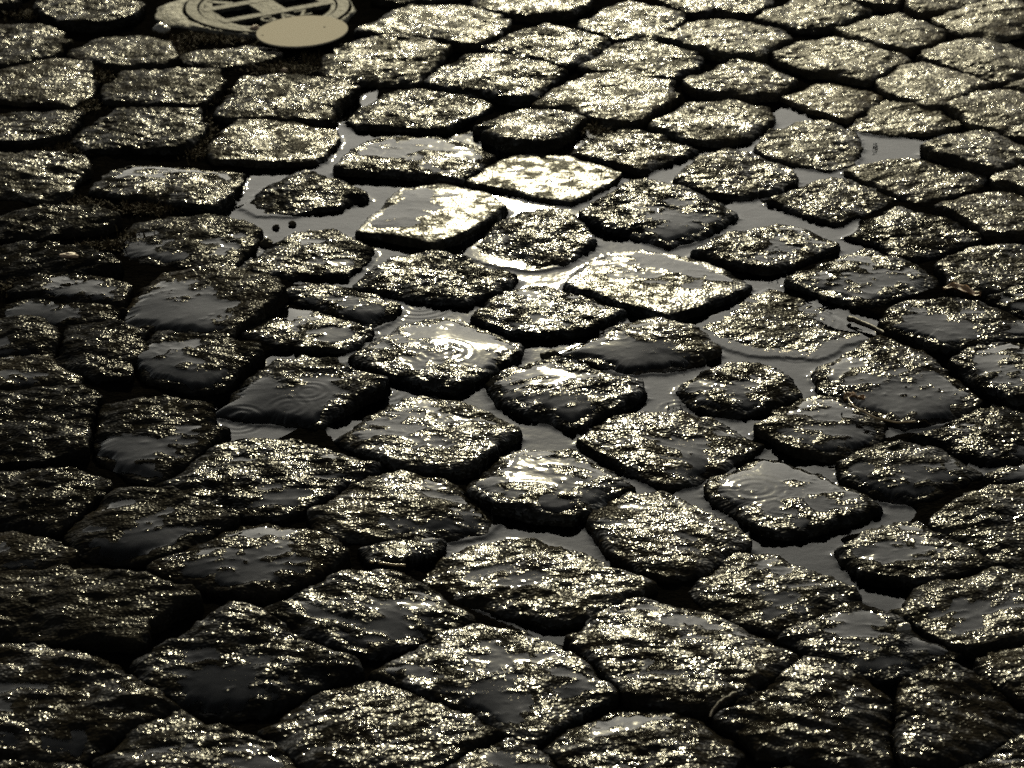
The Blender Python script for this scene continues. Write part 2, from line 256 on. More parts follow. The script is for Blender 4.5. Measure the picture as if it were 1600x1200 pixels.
def stone_material():
    m, nt, N, L, bs = new_mat('wet_granite')
    tc = N.new('ShaderNodeTexCoord'); oi = N.new('ShaderNodeObjectInfo')
    sh = N.new('ShaderNodeVectorMath'); sh.operation = 'ADD'
    L.new(tc.outputs['Object'], sh.inputs[0]); 
    sc = N.new('ShaderNodeVectorMath'); sc.operation = 'SCALE'; sc.inputs[0].default_value = (17, 31, 5)
    L.new(oi.outputs['Random'], sc.inputs['Scale']); L.new(sc.outputs[0], sh.inputs[1])
    P = sh.outputs[0]
    big = noise(N, L, P, 35, 4, .6); grain = noise(N, L, P, 420, 2, .6)
    cr = ramp(N, [(.3, (.003, .003, .003)), (.5, (.010, .0095, .0085)), (.72, (.026, .024, .020))])
    L.new(math_node(N, L, 'ADD', math_node(N, L, 'MULTIPLY', big.outputs[0], .6), math_node(N, L, 'MULTIPLY', grain.outputs[0], .4)), cr.inputs[0])
    mx = N.new('ShaderNodeMix'); mx.data_type = 'RGBA'; mx.blend_type = 'MULTIPLY'; mx.inputs[0].default_value = 1
    rr = ramp(N, [(0, (.7, .68, .66)), (.5, (1, .95, .86)), (1, (1.25, 1.12, .95))])
    L.new(oi.outputs['Random'], rr.inputs[0])
    L.new(cr.outputs[0], mx.inputs[6]); L.new(rr.outputs[0], mx.inputs[7])
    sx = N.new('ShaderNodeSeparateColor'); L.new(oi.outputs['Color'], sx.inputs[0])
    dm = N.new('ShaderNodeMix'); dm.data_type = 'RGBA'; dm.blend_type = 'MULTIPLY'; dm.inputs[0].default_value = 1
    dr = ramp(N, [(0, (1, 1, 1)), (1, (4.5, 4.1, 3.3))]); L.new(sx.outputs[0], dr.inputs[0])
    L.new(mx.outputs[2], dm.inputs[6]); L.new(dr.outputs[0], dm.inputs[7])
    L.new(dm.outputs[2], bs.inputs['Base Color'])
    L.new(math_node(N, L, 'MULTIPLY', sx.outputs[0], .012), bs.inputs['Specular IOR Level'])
    bs.inputs['Roughness'].default_value = .38
    
    pa = noise(N, L, P, 34, 2, .5); pb = noise(N, L, P, 110, 2, .5)
    pm = N.new('ShaderNodeMapRange'); pm.inputs[1].default_value = .44; pm.inputs[2].default_value = .62
    pm.inputs[3].default_value = .015; pm.inputs[4].default_value = COAT
    L.new(math_node(N, L, 'ADD', math_node(N, L, 'MULTIPLY', pa.outputs[0], .55), math_node(N, L, 'MULTIPLY', pb.outputs[0], .45)), pm.inputs[0])
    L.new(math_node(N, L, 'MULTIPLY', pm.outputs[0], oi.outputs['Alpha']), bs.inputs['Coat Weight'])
    bs.inputs['Coat IOR'].default_value = 1.36
    # wetness of the skin of water varies over the stone
    wet = noise(N, L, P, 60, 3, .6)
    mr = N.new('ShaderNodeMapRange'); mr.inputs[1].default_value = .35; mr.inputs[2].default_value = .7
    mr.inputs[3].default_value = .07; mr.inputs[4].default_value = .26
    L.new(wet.outputs[0], mr.inputs[0]); L.new(math_node(N, L, 'ADD', mr.outputs[0], sx.outputs[1]), bs.inputs['Coat Roughness'])
    fine = noise(N, L, P, 380, 0, .4)
    hsum = fine.outputs[0]
    b = N.new('ShaderNodeBump'); L.new(sx.outputs[2], b.inputs['Strength']); b.inputs['Distance'].default_value = BUMP
    L.new(hsum, b.inputs['Height'])
    L.new(b.outputs[0], bs.inputs['Normal']); L.new(b.outputs[0], bs.inputs['Coat Normal'])
    return m

def water_material(name, tint=(.50, .47, .42), rough=.03):
    m, nt, N, L, bs = new_mat(name)
    out = [n for n in N if n.type == 'OUTPUT_MATERIAL'][0]
    N.remove(bs)
    fr = N.new('ShaderNodeFresnel'); fr.inputs['IOR'].default_value = 1.33
    gl = N.new('ShaderNodeBsdfGlossy'); gl.inputs['Roughness'].default_value = rough
    tr = N.new('ShaderNodeBsdfTransparent'); tr.inputs['Color'].default_value = (*tint, 1)
    tc = N.new('ShaderNodeTexCoord')
    n1 = noise(N, L, tc.outputs['Object'], 120, 2, .5)
    b = N.new('ShaderNodeBump'); b.inputs['Strength'].default_value = .2; b.inputs['Distance'].default_value = .0005
    L.new(n1.outputs[0], b.inputs['Height'])
    L.new(b.outputs[0], gl.inputs['Normal']); L.new(b.outputs[0], fr.inputs['Normal'])
    mx = N.new('ShaderNodeMixShader')
    L.new(fr.outputs[0], mx.inputs[0]); L.new(tr.outputs[0], mx.inputs[1]); L.new(gl.outputs[0], mx.inputs[2])
    L.new(mx.outputs[0], out.inputs['Surface'])
    return m

def soil_material():
    m, nt, N, L, bs = new_mat('wet_soil')
    tc = N.new('ShaderNodeTexCoord'); P = tc.outputs['Object']
    a = noise(N, L, P, 18, 5, .65); g = noise(N, L, P, 240, 3, .6)
    cr = ramp(N, [(.3, (.0015, .0014, .0012)), (.55, (.004, .0035, .003)), (.75, (.009, .008, .006))])
    L.new(math_node(N, L, 'ADD', math_node(N, L, 'MULTIPLY', a.outputs[0], .6), math_node(N, L, 'MULTIPLY', g.outputs[0], .4)), cr.inputs[0])
    L.new(cr.outputs[0], bs.inputs['Base Color'])
    bs.inputs['Roughness'].default_value = .9; bs.inputs['Specular IOR Level'].default_value = .0
    b = N.new('ShaderNodeBump'); b.inputs['Distance'].default_value = .003
    L.new(g.outputs[0], b.inputs['Height']); L.new(b.outputs[0], bs.inputs['Normal'])
    return m

def plain(name, col, rough=.5, spec=.4, scale=200, var=.35, metal=0, bump=.0004, coat=0, coatr=.1):
    m, nt, N, L, bs = new_mat(name)
    tc = N.new('ShaderNodeTexCoord')
    n = noise(N, L, tc.outputs['Object'], scale, 4, .6)
    lo = tuple(c * (1 - var) for c in col); hi = tuple(min(1, c * (1 + var)) for c in col)
    cr = ramp(N, [(.3, lo), (.7, hi)]); L.new(n.outputs[0], cr.inputs[0]); L.new(cr.outputs[0], bs.inputs['Base Color'])
    bs.inputs['Roughness'].default_value = rough; bs.inputs['Specular IOR Level'].default_value = spec
    bs.inputs['Metallic'].default_value = metal
    bs.inputs['Coat Weight'].default_value = coat; bs.inputs['Coat Roughness'].default_value = coatr
    b = N.new('ShaderNodeBump'); b.inputs['Distance'].default_value = bump
    L.new(n.outputs[0], b.inputs['Height']); L.new(b.outputs[0], bs.inputs['Normal'])
    if coat: L.new(b.outputs[0], bs.inputs['Coat Normal'])
    return m

COAT, BUMP = .62, .0009
M_STONE = stone_material()
M_WATER = water_material('puddle_water')
M_FILM = water_material('film_water', (.42, .40, .36), .045)
M_SOIL = soil_material()
M_MOSS = plain('brown_moss', (.06, .042, .018), .8, .2, 300, .6)
M_IRON = plain('worn_wet_iron', (.055, .052, .043), .6, .06, 90, .8, .0, .0025)
M_PIT = plain('dirt_in_cover', (.012, .011, .009), .8, .1, 300, .4)
M_CONC = plain('damp_concrete', (.075, .07, .055), .6, .2, 260, .35, 0, .0018)
M_CARD = plain('tan_card', (.43, .38, .295), .8, .15, 700, .06, 0, .0001)
M_SPECK = plain('dark_speck', (.04, .03, .02), .8, .1)
M_WOOD = plain('wet_twig', (.03, .02, .012), .5, .2, 300, .4, 0, .0006, .0)
M_STRAW = plain('wet_straw', (.36, .24, .11), .25, .5, 300, .3, 0, .0003, .6)
M_LEAF = plain('brown_leaf', (.22, .12, .05), .4, .4, 150, .4, 0, .0008, .3)
M_PEB = plain('pale_pebble', (.20, .18, .15), .3, .5, 300, .3, 0, .0006, .5)
M_CHIP = plain('pinkish_chip', (.34, .23, .16), .5, .4, 300, .3, 0, .0006)

# ------------------------------------------------------------------ rings on the water (world centre, wavelength, amplitude, outer radius)
RINGS = []
for (px, py, z, lam, amp, rad) in [
    (1265, 505, 0, 9, .22, 34), (1243, 553, 0, 8, .22, 22), (1180, 752, 15, 9, .26, 36), (1148, 750, 15, 6, .16, 10), (1232, 760, 15, 6, .16, 9),
    (742, 728, 4, 9, .42, 34), (690, 548, 10, 9, .30, 36), (655, 478, 0, 9, .34, 38), (482, 608, 14, 8, .34, 24), (450, 628, 14, 9, .32, 26),
    (372, 662, 0, 8, .35, 24), (600, 612, 0, 9, .34, 26), (1540, 748, 4, 7, .25, 18), (928, 400, 0, 8, .2, 22), (1282, 724, 0, 6, .2, 8),
    (1045, 838, 17, 8, .28, 24), (570, 250, 0, 9, .18, 24), (1060, 640, 0, 8, .3, 18)]:
    RINGS.append((ground(px, py, z * MM), lam * MM, amp * MM * (.6 if z > 6 else 1), rad * MM * (.85 if z > 6 else 1)))
def rings_z(x, y):
    z = np.zeros_like(x)
    for c, lam, amp, rad in RINGS:
        r = np.hypot(x - c[0], y - c[1])
        k = r < rad * 1.5
        if not k.any(): continue
        rk = r[k]
        z[k] += .38 * amp * np.sin(2 * np.pi * rk / lam) * smooth01(rad * 1.3, rad * .8, rk) * (.45 + .55 * smooth01(0, rad * .6, rk))
    return z

# ------------------------------------------------------------------ where the big puddle lies
PUDDLE = [
 [(535,140),(592,132),(572,190),(700,196),(760,215),(800,238),(870,236),(930,196),(1000,215),(1090,222),(1160,212),(1198,180),(1190,145),(1215,140),(1232,165),
  (1320,183),(1345,203),(1480,203),(1502,214),(1440,248),(1372,246),(1345,262),(1250,280),(1205,300),(1230,330),(1320,345),(1390,372),(1400,402),(1350,420),(1300,395),(1235,430),
  (1300,470),(1400,520),(1480,585),(1540,640),(1500,660),(1430,680),(1340,690),(1320,720),(1390,785),(1430,800),(1400,830),(1240,845),(1190,870),(1080,905),(1040,905),
  (940,900),(960,1000),(880,1010),(740,955),(690,910),(640,890),(600,850),(720,850),(760,800),(740,760),(600,720),(540,690),(500,660),(420,690),(335,690),(340,640),(400,600),(420,555),
  (500,548),(590,530),(560,505),(600,480),(560,450),(440,440),(380,425),(360,350),(345,330),(378,262),(515,245),(528,195)],
 [(1310,905),(1420,925),(1400,965),(1330,955)], [(1180,150),(1225,135),(1240,165),(1330,188),(1350,210),(1490,198),(1512,216),(1440,258),(1370,252),(1345,270),(1410,300),(1330,350),(1420,395),(1330,425),(1180,330),(1260,290),(1180,240),(1060,240),(1090,215),(1190,210)], [(1180,850),(1330,850),(1345,905),(1230,892)], [(1000,888),(1080,882),(1090,908),(1000,914)], [(1430,690),(1480,700),(1545,725),(1600,720),(1600,745),(1500,760),(1400,720)],
]
def inside(poly, x, y):
    c = np.zeros(x.shape, bool)
    n = len(poly)
    for i in range(n):
        x0, y0 = poly[i]; x1, y1 = poly[(i + 1) % n]
        if y0 == y1: continue
        k = ((y0 > y) != (y1 > y)) & (x < (x1 - x0) * (y - y0) / (y1 - y0) + x0)
        c ^= k
    return c
WPOLY = [[tuple(ground(px, py)[:2]) for px, py in p] for p in PUDDLE]

# ------------------------------------------------------------------ cobblestones
NG = 124
RT = 0.86
def outline(P, c):
    """star-shaped outline radius on 720 directions, corners a little rounded"""
    ph = np.arange(720) / 720 * 2 * np.pi
    d = np.stack([np.cos(ph), np.sin(ph)], 1)
    R = np.full(720, 1e9)
    n = len(P)
    for i in range(n):
        a = P[i] - c; e = P[(i + 1) % n] - P[i]
        den = d[:, 0] * e[1] - d[:, 1] * e[0]
        with np.errstate(divide='ignore', invalid='ignore'):
            t = (a[0] * e[1] - a[1] * e[0]) / den
            s = (a[0] * d[:, 1] - a[1] * d[:, 0]) / den
        ok = (t > 0) & (s >= -1e-6) & (s <= 1 + 1e-6)
        R[ok] = np.minimum(R[ok], t[ok])
    bad = R > 1e8
    R[bad] = np.median(R[~bad])
    for w in (9, 7):
        k = np.hanning(w + 2)[1:-1]; k /= k.sum()
        R = np.convolve(np.concatenate([R[-40:], R, R[:40]]), k, 'same')[40:-40]
    return R

_u = np.linspace(-1, 1, NG)
UU, VV = np.meshgrid(_u, _u, indexing='ij')
with np.errstate(divide='ignore', invalid='ignore'):
    big = np.abs(UU) >= np.abs(VV)
    GRD = np.where(big, UU, VV)
    GPH = np.where(big, np.pi / 4 * np.nan_to_num(VV / np.where(UU == 0, 1, UU)), np.pi / 2 - np.pi / 4 * np.nan_to_num(UU / np.where(VV == 0, 1, VV)))
GX, GY = GRD * np.cos(GPH), GRD * np.sin(GPH)
GR_ = np.clip(np.hypot(GX, GY), 0, 1).ravel(); GP_ = (np.arctan2(GY, GX).ravel()) % (2 * np.pi)
FACES = grid_faces(NG, NG)

def patches(ok):
    """connected groups of grid cells"""
    n = NG - 1
    left = set(np.flatnonzero(ok).tolist()); out = []
    while left:
        s0 = left.pop(); st = [s0]; grp = [s0]
        while st:
            q = st.pop(); i, j = divmod(q, n)
            for di, dj in ((1, 0), (-1, 0), (0, 1), (0, -1), (1, 1), (1, -1), (-1, 1), (-1, -1)):
                if 0 <= i + di < n and 0 <= j + dj < n:
                    t = (i + di) * n + j + dj
                    if t in left: left.remove(t); st.append(t); grp.append(t)
        out.append(np.array(grp))
    return out
STONE_FIELD = []   # (centre, R, reach) for the puddle's shore
PH = np.arange(720) / 720 * 2 * np.pi
def polar_distance(c, R, x, y):
    dx, dy = x - c[0], y - c[1]
    p = (np.arctan2(dy, dx) % (2 * np.pi)) / (2 * np.pi) * 720
    return (np.hypot(dx, dy) - R[np.round(p).astype(int) % 720]) * .85
def first_outline(idx, txt, par):
    px = np.array([[float(v) for v in q.split(',')] for q in txt.split()])
    cx, cy = px[:, 0].mean(), px[:, 1].mean()
    q = np.concatenate([px * (1 - t) + np.roll(px, -1, 0) * t for t in (0, .33, .66)])
    e = q - [cx, cy]; q = q + e / np.hypot(e[:, :1], e[:, 1:]) * 14
    inpud = np.mean([any(inside(p, q[i:i + 1, 0], q[i:i + 1, 1])[0] for p in PUDDLE) for i in range(len(q))]) > .3
    h = (min(par.get('h', 8.0), 10) + 2.2 * math.sin(idx * 2.7) if inpud and par.get('h', 9) > 3 else par.get('h', 14)) * MM
    P = np.array([ground(x, y, h)[:2] for x, y in px])
    x, y = P.T; xn, yn = np.roll(x, -1), np.roll(y, -1)
    cr = x * yn - xn * y; A = cr.sum() / 2
    c = np.array([((x + xn) * cr).sum(), ((y + yn) * cr).sum()]) / (6 * A)
    return c, outline(P, c), h, cx, cy, inpud
FIRST = [first_outline(i, t, p) for i, (t, l, p) in enumerate(STONES)]
def grown(idx):
    """the outline grown into the joints, half way towards each neighbour at most"""
    c, R, h, cx, cy, inpud = FIRST[idx]
    near = [FIRST[j] for j in range(len(FIRST)) if j != idx and np.hypot(*(FIRST[j][0] - c)) < .30]
    g = np.zeros(720); go = np.ones(720, bool)
    lim = (6.5 if inpud else 18.0) * MM * (.45 + .55 * (np.sin(PH) < .1))
    wetside = np.zeros(720, bool)
    for dd in (3 * MM, 9 * MM):
        for p in WPOLY: wetside |= inside(p, c[0] + np.cos(PH) * (R + dd), c[1] + np.sin(PH) * (R + dd))
    lim = np.where(wetside, np.minimum(lim, 3.0 * MM), lim)
    for d in np.arange(.5, 18.1, .5) * MM:
        x, y = c[0] + np.cos(PH) * (R + d), c[1] + np.sin(PH) * (R + d)
        sd = np.full(720, 1.0)
        for n in near: sd = np.minimum(sd, polar_distance(n[0], n[1], x, y))
        go &= (sd > d + 1.2 * MM) & (d <= lim)
        g[go] = d
    k = np.hanning(15)[1:-1]; k /= k.sum()
    g = np.convolve(np.concatenate([g[-40:], g, g[:40]]), k, 'same')[40:-40]
    return R + g
def build_stone(idx, txt, label, par):
    r = np.random.default_rng(1000 + idx)
    c, R0, h, cx, cy, inpud = FIRST[idx]
    a = par.get('a', r.uniform(1.5, 2.9)) * (1.1 if cy > 560 else 1.0) * MM
    f = par.get('f', r.uniform(-.15, .3) if (r.random() < (.6 if cy > 420 else .0)) else None)
    Rs = grown(idx)
    ph = PH
    R = Rs + MM * (2.6 * perlin(np.cos(ph) * 2.3 + idx * 7.1, np.sin(ph) * 2.3, 3.3) + 2.2 * perlin(np.cos(ph) * 6.5 + idx, np.sin(ph) * 6.5, 1.7) + 1.9 * perlin(np.cos(ph) * 18 + idx, np.sin(ph) * 18, 2.7))
    k = np.hanning(73)[1:-1]; k /= k.sum()
    Rs = np.convolve(np.concatenate([Rs[-80:], Rs, Rs[:80]]), k, 'same')[80:-80]
    STONE_FIELD.append((c, R, R.max()))
    Sv = np.interp(GP_, np.append(ph, 2 * np.pi), np.append(Rs, Rs[0]))
    Rv = np.interp(GP_, np.append(ph, 2 * np.pi), np.append(R, R[0]))
    rho = np.minimum(GR_ / RT, 1); s = np.clip((GR_ - RT) / (1 - RT), 0, 1)
    ex = np.cos(GP_) ; ey = np.sin(GP_)
    rad = Sv * rho + (Rv - Sv) * rho ** 3 + s * 3.5 * MM
    lx, ly = ex * rad, ey * rad
    tx, ty = (lx + idx * .37), (ly + idx * .53)
    # cleft direction of this stone
    an = r.uniform(-.5, .5); st = 1.35 + .8 * min(1, max(0, (a / MM - 2) / 2))
    qx = (tx * math.cos(an) + ty * math.sin(an)) / st; qy = (-tx * math.sin(an) + ty * math.cos(an))
    macro = .95 * perlin(tx / .055, ty / .055, idx * 1.3)
    m1 = perlin(qx / .021, qy / .021, idx * 2.1 + 5)
    m2 = perlin(qx / .0095, qy / .0095, idx * 1.7 + 9)
    rough = min(1, max(0, (a / MM - 1.5) / 2.5))
    m1 = m1 * (1 - .5 * rough) + .5 * rough * (1 - 2.2 * np.abs(perlin(qx / .026, qy / .026, idx * 3.1)))
    meso = .72 * m1 + .42 * m2
    gw = r.uniform(.9, 1.2)
    grain = perlin(tx / (.0098 * gw), ty / (.0098 * gw), idx * .7) * .62 + perlin(tx / (.0060 * gw), ty / (.0060 * gw), idx * .9) * .80 + perlin(tx / .0031, ty / .0031, idx * 1.9) * .22
    grain = grain * (.22 + 1.3 * smooth01(-.4, .55, perlin(tx / .034, ty / .034, idx * 4.4)))
    edge = (1 - rho) * Sv
    dome = -(1.0 * MM + .45 * a + par.get('dm', 0) * MM) * rho ** 2.4
    tilt = math.radians(par.get('tc', 0) + r.normal(0, 1.6) * par.get('rt', 1) + TILT0 + 2.5 * float(cy > 300) * np.clip((500 - cx) / 500, 0, 1) + 1.2 * float(cx < 400 and cy > 320)), math.radians(par.get('tr', 0) + r.normal(0, 1.6) * par.get('rt', 1) + 3.5 * float(cy > 300) * np.clip((600 - cx) / 600, 0, 1))
    plane = ly * math.tan(tilt[0]) + lx * math.tan(tilt[1])
    ce, se = np.cos(GP_), np.sin(GP_)
    e_amp = MM * (2.2 + 3.6 * np.clip(perlin(ce * 1.3 + idx * 3.3, se * 1.3, 5.5) + .8 * perlin(tx / .024, ty / .024, 6.1), -.7, 1)) * (.75 + .25 * min(a / (2 * MM), 1.6))
    e_wid = MM * (3.8 + 5.0 * np.clip(perlin(ce * 1.5 + idx * 2.2, se * 1.5, 9.5) + .8 * perlin(tx / .02, ty / .02, 4.1), -.6, 1)) * (.6 + .4 * min(a / (2 * MM), 1.8))
    drop = -e_amp * np.exp(-edge / e_wid)
    gs = MM * .72 * min(1.15, .30 + .33 * a / MM) * r.uniform(.8, 1.2) * par.get('g', 1)
    top = plane + dome + drop + a * (macro + meso) + grain * gs
    top = top - np.mean(top[rho < .9])
    dep = 52 * MM
    side = perlin(lx / .022, ly / .022, s * 2.4 + idx) * 3.2 * MM + perlin(lx / .008, ly / .008, s * 6 + idx) * 1.8 * MM + perlin(lx / .0036, ly / .0036, s * 14 + idx) * .8 * MM
    sw = smooth01(0, .25, s)
    lx = lx + ex * side * sw; ly = ly + ey * side * sw
    z = h + top - s * dep
    V = np.stack([lx, ly, z + .04], 1)
    me = np_mesh('cobblestone', V, FACES)
    o = link('cobblestone', me, M_STONE, None, (c[0], c[1], -.04))
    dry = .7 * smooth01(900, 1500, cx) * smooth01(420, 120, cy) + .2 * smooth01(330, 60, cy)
    sun_coat = par.get('sunc', .78 + .85 * math.exp(-((cx - 890) / 340) ** 2) - .5 * float(cx < 420 and 330 < cy < 1000) - .34 * smooth01(330, 120, cy))  # light falloff painted into coat weight: strong along sun column, weak left and far
    o.color = (float(np.clip(dry + r.uniform(-.15, .15), 0, 1)), par.get('cr', 0), par.get('bs', 1), sun_coat)
    tag(o, label, 'cobblestone', 'cobblestones paving the street')
    # the water lying in the hollows of the top
    if f is not None and not (par.get('h', 9) < 5):
        lev = plane * .6 + dome * 1.1 + drop * 1.6 + .4 * a * macro
        zz = lev - np.mean((plane + dome + drop + a * (macro + meso))[rho < .9]) + (f - .06) * a * .42
        zz = zz - 2.5 * MM * smooth01(.78, 1.0, rho + .12 * perlin(ce * 4 + idx, se * 4, 3.8))
        g = zz - top
        zf = h + zz + .28 * MM * np.exp(-np.clip(g, 0, 1) / (.35 * MM)) + rings_z(lx + c[0], ly + c[1])
        keep = ((g > -.12 * MM) & (s <= 0))
        ok = keep[FACES].all(1) & (g[FACES].max(1) > .05 * MM)
        for cells in patches(ok):
            if len(cells) < 70: continue
            Vf, Fk = compact(np.stack([lx, ly, zf + .04], 1), FACES[cells])
            link('water_film', np_mesh('water_film', Vf, Fk), M_FILM, o)
    return o

TILT0 = 0.0
for i, (txt, label, par) in enumerate(STONES):
    build_stone(i, txt, label, par)

# ------------------------------------------------------------------ distance to the nearest stone, for joints and shore
def stone_distance(x, y, reach=.03):
    d = np.full(x.shape, reach)
    for c, R, rm in STONE_FIELD:
        k = np.where((np.abs(x - c[0]) < rm + reach) & (np.abs(y - c[1]) < rm + reach))
        if not len(k[0]): continue
        dx, dy = x[k] - c[0], y[k] - c[1]
        rr = np.hypot(dx, dy); p = (np.arctan2(dy, dx) % (2 * np.pi)) / (2 * np.pi) * 720
        d[k] = np.minimum(d[k], (rr - R[np.round(p).astype(int) % 720]) * .8)
    return d

def puddle_mask(x, y):
    x, y = x + .007 * perlin(x / .03, y / .03, 1.1), y + .010 * perlin(x / .03, y / .03, 6.1)
    m = np.zeros(x.shape, bool)
    for p in WPOLY: m |= inside(p, x, y)
    return m

def blur(a, n):
    k = np.hanning(2 * n + 3)[1:-1]; k /= k.sum()
    a = np.apply_along_axis(lambda v: np.convolve(np.pad(v, n, 'edge'), k, 'valid'), 0, a)
    return np.apply_along_axis(lambda v: np.convolve(np.pad(v, n, 'edge'), k, 'valid'), 1, a)

# ground: one sheet, fine where the photograph looks and reaching the horizon
gx = np.concatenate([[-600, -150, -40, -12, -4, -1.6], np.arange(-.62, .6201, .005), [1.6, 4, 12, 40, 150, 600]])
gy = np.concatenate([[-300, -40, -8, 0, 1.3], np.arange(1.95, 4.25, .005), [5.2, 8, 16, 40, 150, 600, 2500]])
X, Y = np.meshgrid(gx, gy, indexing='ij')
MASK = smooth01(.25, .75, blur(puddle_mask(X, Y).astype(float), 3))
BANK = blur(puddle_mask(X, Y).astype(float), 6)
Z = -13 * MM * MASK + (1 - MASK) * 3.4 * MM
Z += MM * (2.2 * perlin(X / .045, Y / .045, 2.2) + 1.6 * perlin(X / .014, Y / .014, 7.7)) * (np.abs(X) < .7) * (Y < 4.3) * (Y > 1.9)
far = (np.abs(X) > .65) | (Y > 4.3) | (Y < 1.9)
Z[far] = -2 * MM
gr = link('ground', np_mesh('ground', np.stack([X.ravel(), Y.ravel(), Z.ravel()], 1), grid_faces(len(gx), len(gy))), M_SOIL)
tag(gr, 'dark wet soil filling the joints between the cobblestones', 'ground', kind='structure')

# the same paving goes on beyond the edges of the photograph
sx_, sy_ = np.arange(-1.5, 1.5, .0065), np.arange(1.25, 5.6, .009)
X, Y = np.meshgrid(sx_, sy_, indexing='ij')
WX, WY = X + .02 * perlin(X / .16, Y / .16, 3.1), Y + .02 * perlin(X / .16, Y / .16, 9.1)
A_, B_ = (WX * .74 + WY * .67) / .145, (-WX * .74 + WY * .67) / .145
ca, cb = np.floor(A_), np.floor(B_)
fa, fb = np.abs(A_ - ca - .5) * 2, np.abs(B_ - cb - .5) * 2
edge_ = np.maximum(fa, fb) + .25 * np.minimum(fa, fb) ** 6
cxw, cyw = ((ca + .5) - (cb + .5)) * .145 / 1.48, ((ca + .5) + (cb + .5)) * .145 / 1.34
hh_ = 15 * MM * (1 - smooth01(.80, .97, edge_)) - 3 * MM * edge_ ** 3 + MM * (2.2 * perlin(X / .05, Y / .05, ca * 3.3 + cb * 7.7) + 1.4 * perlin(X / .02, Y / .02, ca + cb * 5.1) + 1.0 * perlin(X / .011, Y / .011, 2.2)) - 3 * MM
fr = [tuple(ground(px, py)[:2]) for px, py in ((-50, -30), (1690, -30), (1690, 1300), (-50, 1300))]
drop_ = inside(fr, cxw, cyw)
for c0_, _R, *_r in FIRST: drop_ |= np.hypot(cxw - c0_[0], cyw - c0_[1]) < .088
Fs = grid_faces(len(sx_), len(sy_)); kp = ~drop_.ravel()
Fs = Fs[kp[Fs].all(1)]
Vs, Fs = compact(np.stack([X.ravel(), Y.ravel(), hh_.ravel()], 1), Fs)
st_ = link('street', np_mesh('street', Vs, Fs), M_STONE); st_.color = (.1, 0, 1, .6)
tag(st_, 'wet cobbled street continuing beyond the edges of the photo', 'street', kind='structure')

# puddle sheet: lies at one level wherever the ground dips under it
wx = np.arange(-.31, .50, .0016); wy = np.arange(2.3, 3.95, .0022)
X, Y = np.meshgrid(wx, wy, indexing='ij')
mk = blur(puddle_mask(X, Y).astype(float), 9)
sd = stone_distance(X, Y)
Zw = .9 * MM * np.exp(-np.clip(sd, 0, 1) / (2.2 * MM)) + MM * .10 * perlin(X / .03, Y / .03, 4.4) + rings_z(X, Y)
Fw = grid_faces(len(wx), len(wy))
keep = (mk.ravel() > .02) & (sd.ravel() > -.016)
Fw = Fw[keep[Fw].all(1)]
Vw, Fw = compact(np.stack([X.ravel(), Y.ravel(), Zw.ravel()], 1), Fw)
pw = link('water', np_mesh('water', Vw, Fw), M_WATER)
tag(pw, 'branching grey rain puddle standing in the joints between cobblestones', 'puddle', kind='structure')

# ------------------------------------------------------------------ metal cover with its concrete collar
def prism(bm, pts, z0, z1):
    """a plate with the outline pts between two heights"""
    lo = [bm.verts.new((x, y, z0)) for x, y in pts]; hi = [bm.verts.new((x, y, z1)) for x, y in pts]
    bm.faces.new(hi)
    n = len(pts)
    for i in range(n):
        bm.faces.new((lo[i], lo[(i + 1) % n], hi[(i + 1) % n], hi[i]))
def ring(bm, r0, r1, z0, z1, n=128):
    v = [[bm.verts.new((r * math.cos(2 * math.pi * i / n), r * math.sin(2 * math.pi * i / n), z)) for i in range(n)] for r, z in ((r0, z0), (r0, z1), (r1, z1), (r1, z0))]
    for i in range(n):
        j = (i + 1) % n
        for a, b in ((0, 1), (1, 2), (2, 3)):
            bm.faces.new((v[a][i], v[a][j], v[b][j], v[b][i]))
def from_bm(name, bm, mat, parent=None, loc=None, bevel=0, smooth=False):
    if bevel:
        es = [e for e in bm.edges if len(e.link_faces) == 2 and e.calc_face_angle(0) > .6]
        bmesh.ops.bevel(bm, geom=es, offset=bevel, segments=2, affect='EDGES', profile=.6)
    bmesh.ops.recalc_face_normals(bm, faces=bm.faces)
    me = bpy.data.meshes.new(name); bm.to_mesh(me); bm.free()
    me.polygons.foreach_set('use_smooth', np.full(len(me.polygons), smooth, dtype=bool))
    return link(name, me, mat, parent, loc)
def bar(bm, x0, y0, x1, y1, w, z0, z1):
    d = Vector((x1 - x0, y1 - y0)).normalized(); n = Vector((-d.y, d.x)) * w / 2
    prism(bm, [(x0 - n.x, y0 - n.y), (x1 - n.x, y1 - n.y), (x1 + n.x, y1 + n.y), (x0 + n.x, y0 + n.y)], z0, z1)

CZ = 10 * MM
cc = ground(418, 9, CZ)
CR = .098
cover = bpy.data.objects.new('utility_cover', None); COL.objects.link(cover)
cover.location = (cc[0], cc[1], 0); cover.rotation_euler = (0, 0, math.radians(31))
tag(cover, 'small round ribbed metal gas cover with raised rim, partly under the tan disc', 'gas cover')
bm = bmesh.new(); ring(bm, CR - .0135, CR, -.02, CZ); from_bm('rim', bm, M_IRON, cover, bevel=.0012)
bm = bmesh.new(); ring(bm, CR - .0215, CR - .0160, -.004, CZ - .001); from_bm('inner_ring', bm, M_IRON, cover, bevel=.0008)
bm = bmesh.new(); prism(bm, [((CR - .006) * math.cos(t / 96 * 2 * math.pi), (CR - .006) * math.sin(t / 96 * 2 * math.pi)) for t in range(96)], -.02, CZ - .0105)
from_bm('recessed_plate', bm, M_PIT, cover)
RI = CR - .020
for yo in (-.024, .026):
    e = math.sqrt(RI * RI - yo * yo)
    bm = bmesh.new(); bar(bm, -e, yo, e, yo, .0125, -.004, CZ - .0005); from_bm('rib', bm, M_IRON, cover, bevel=.001)
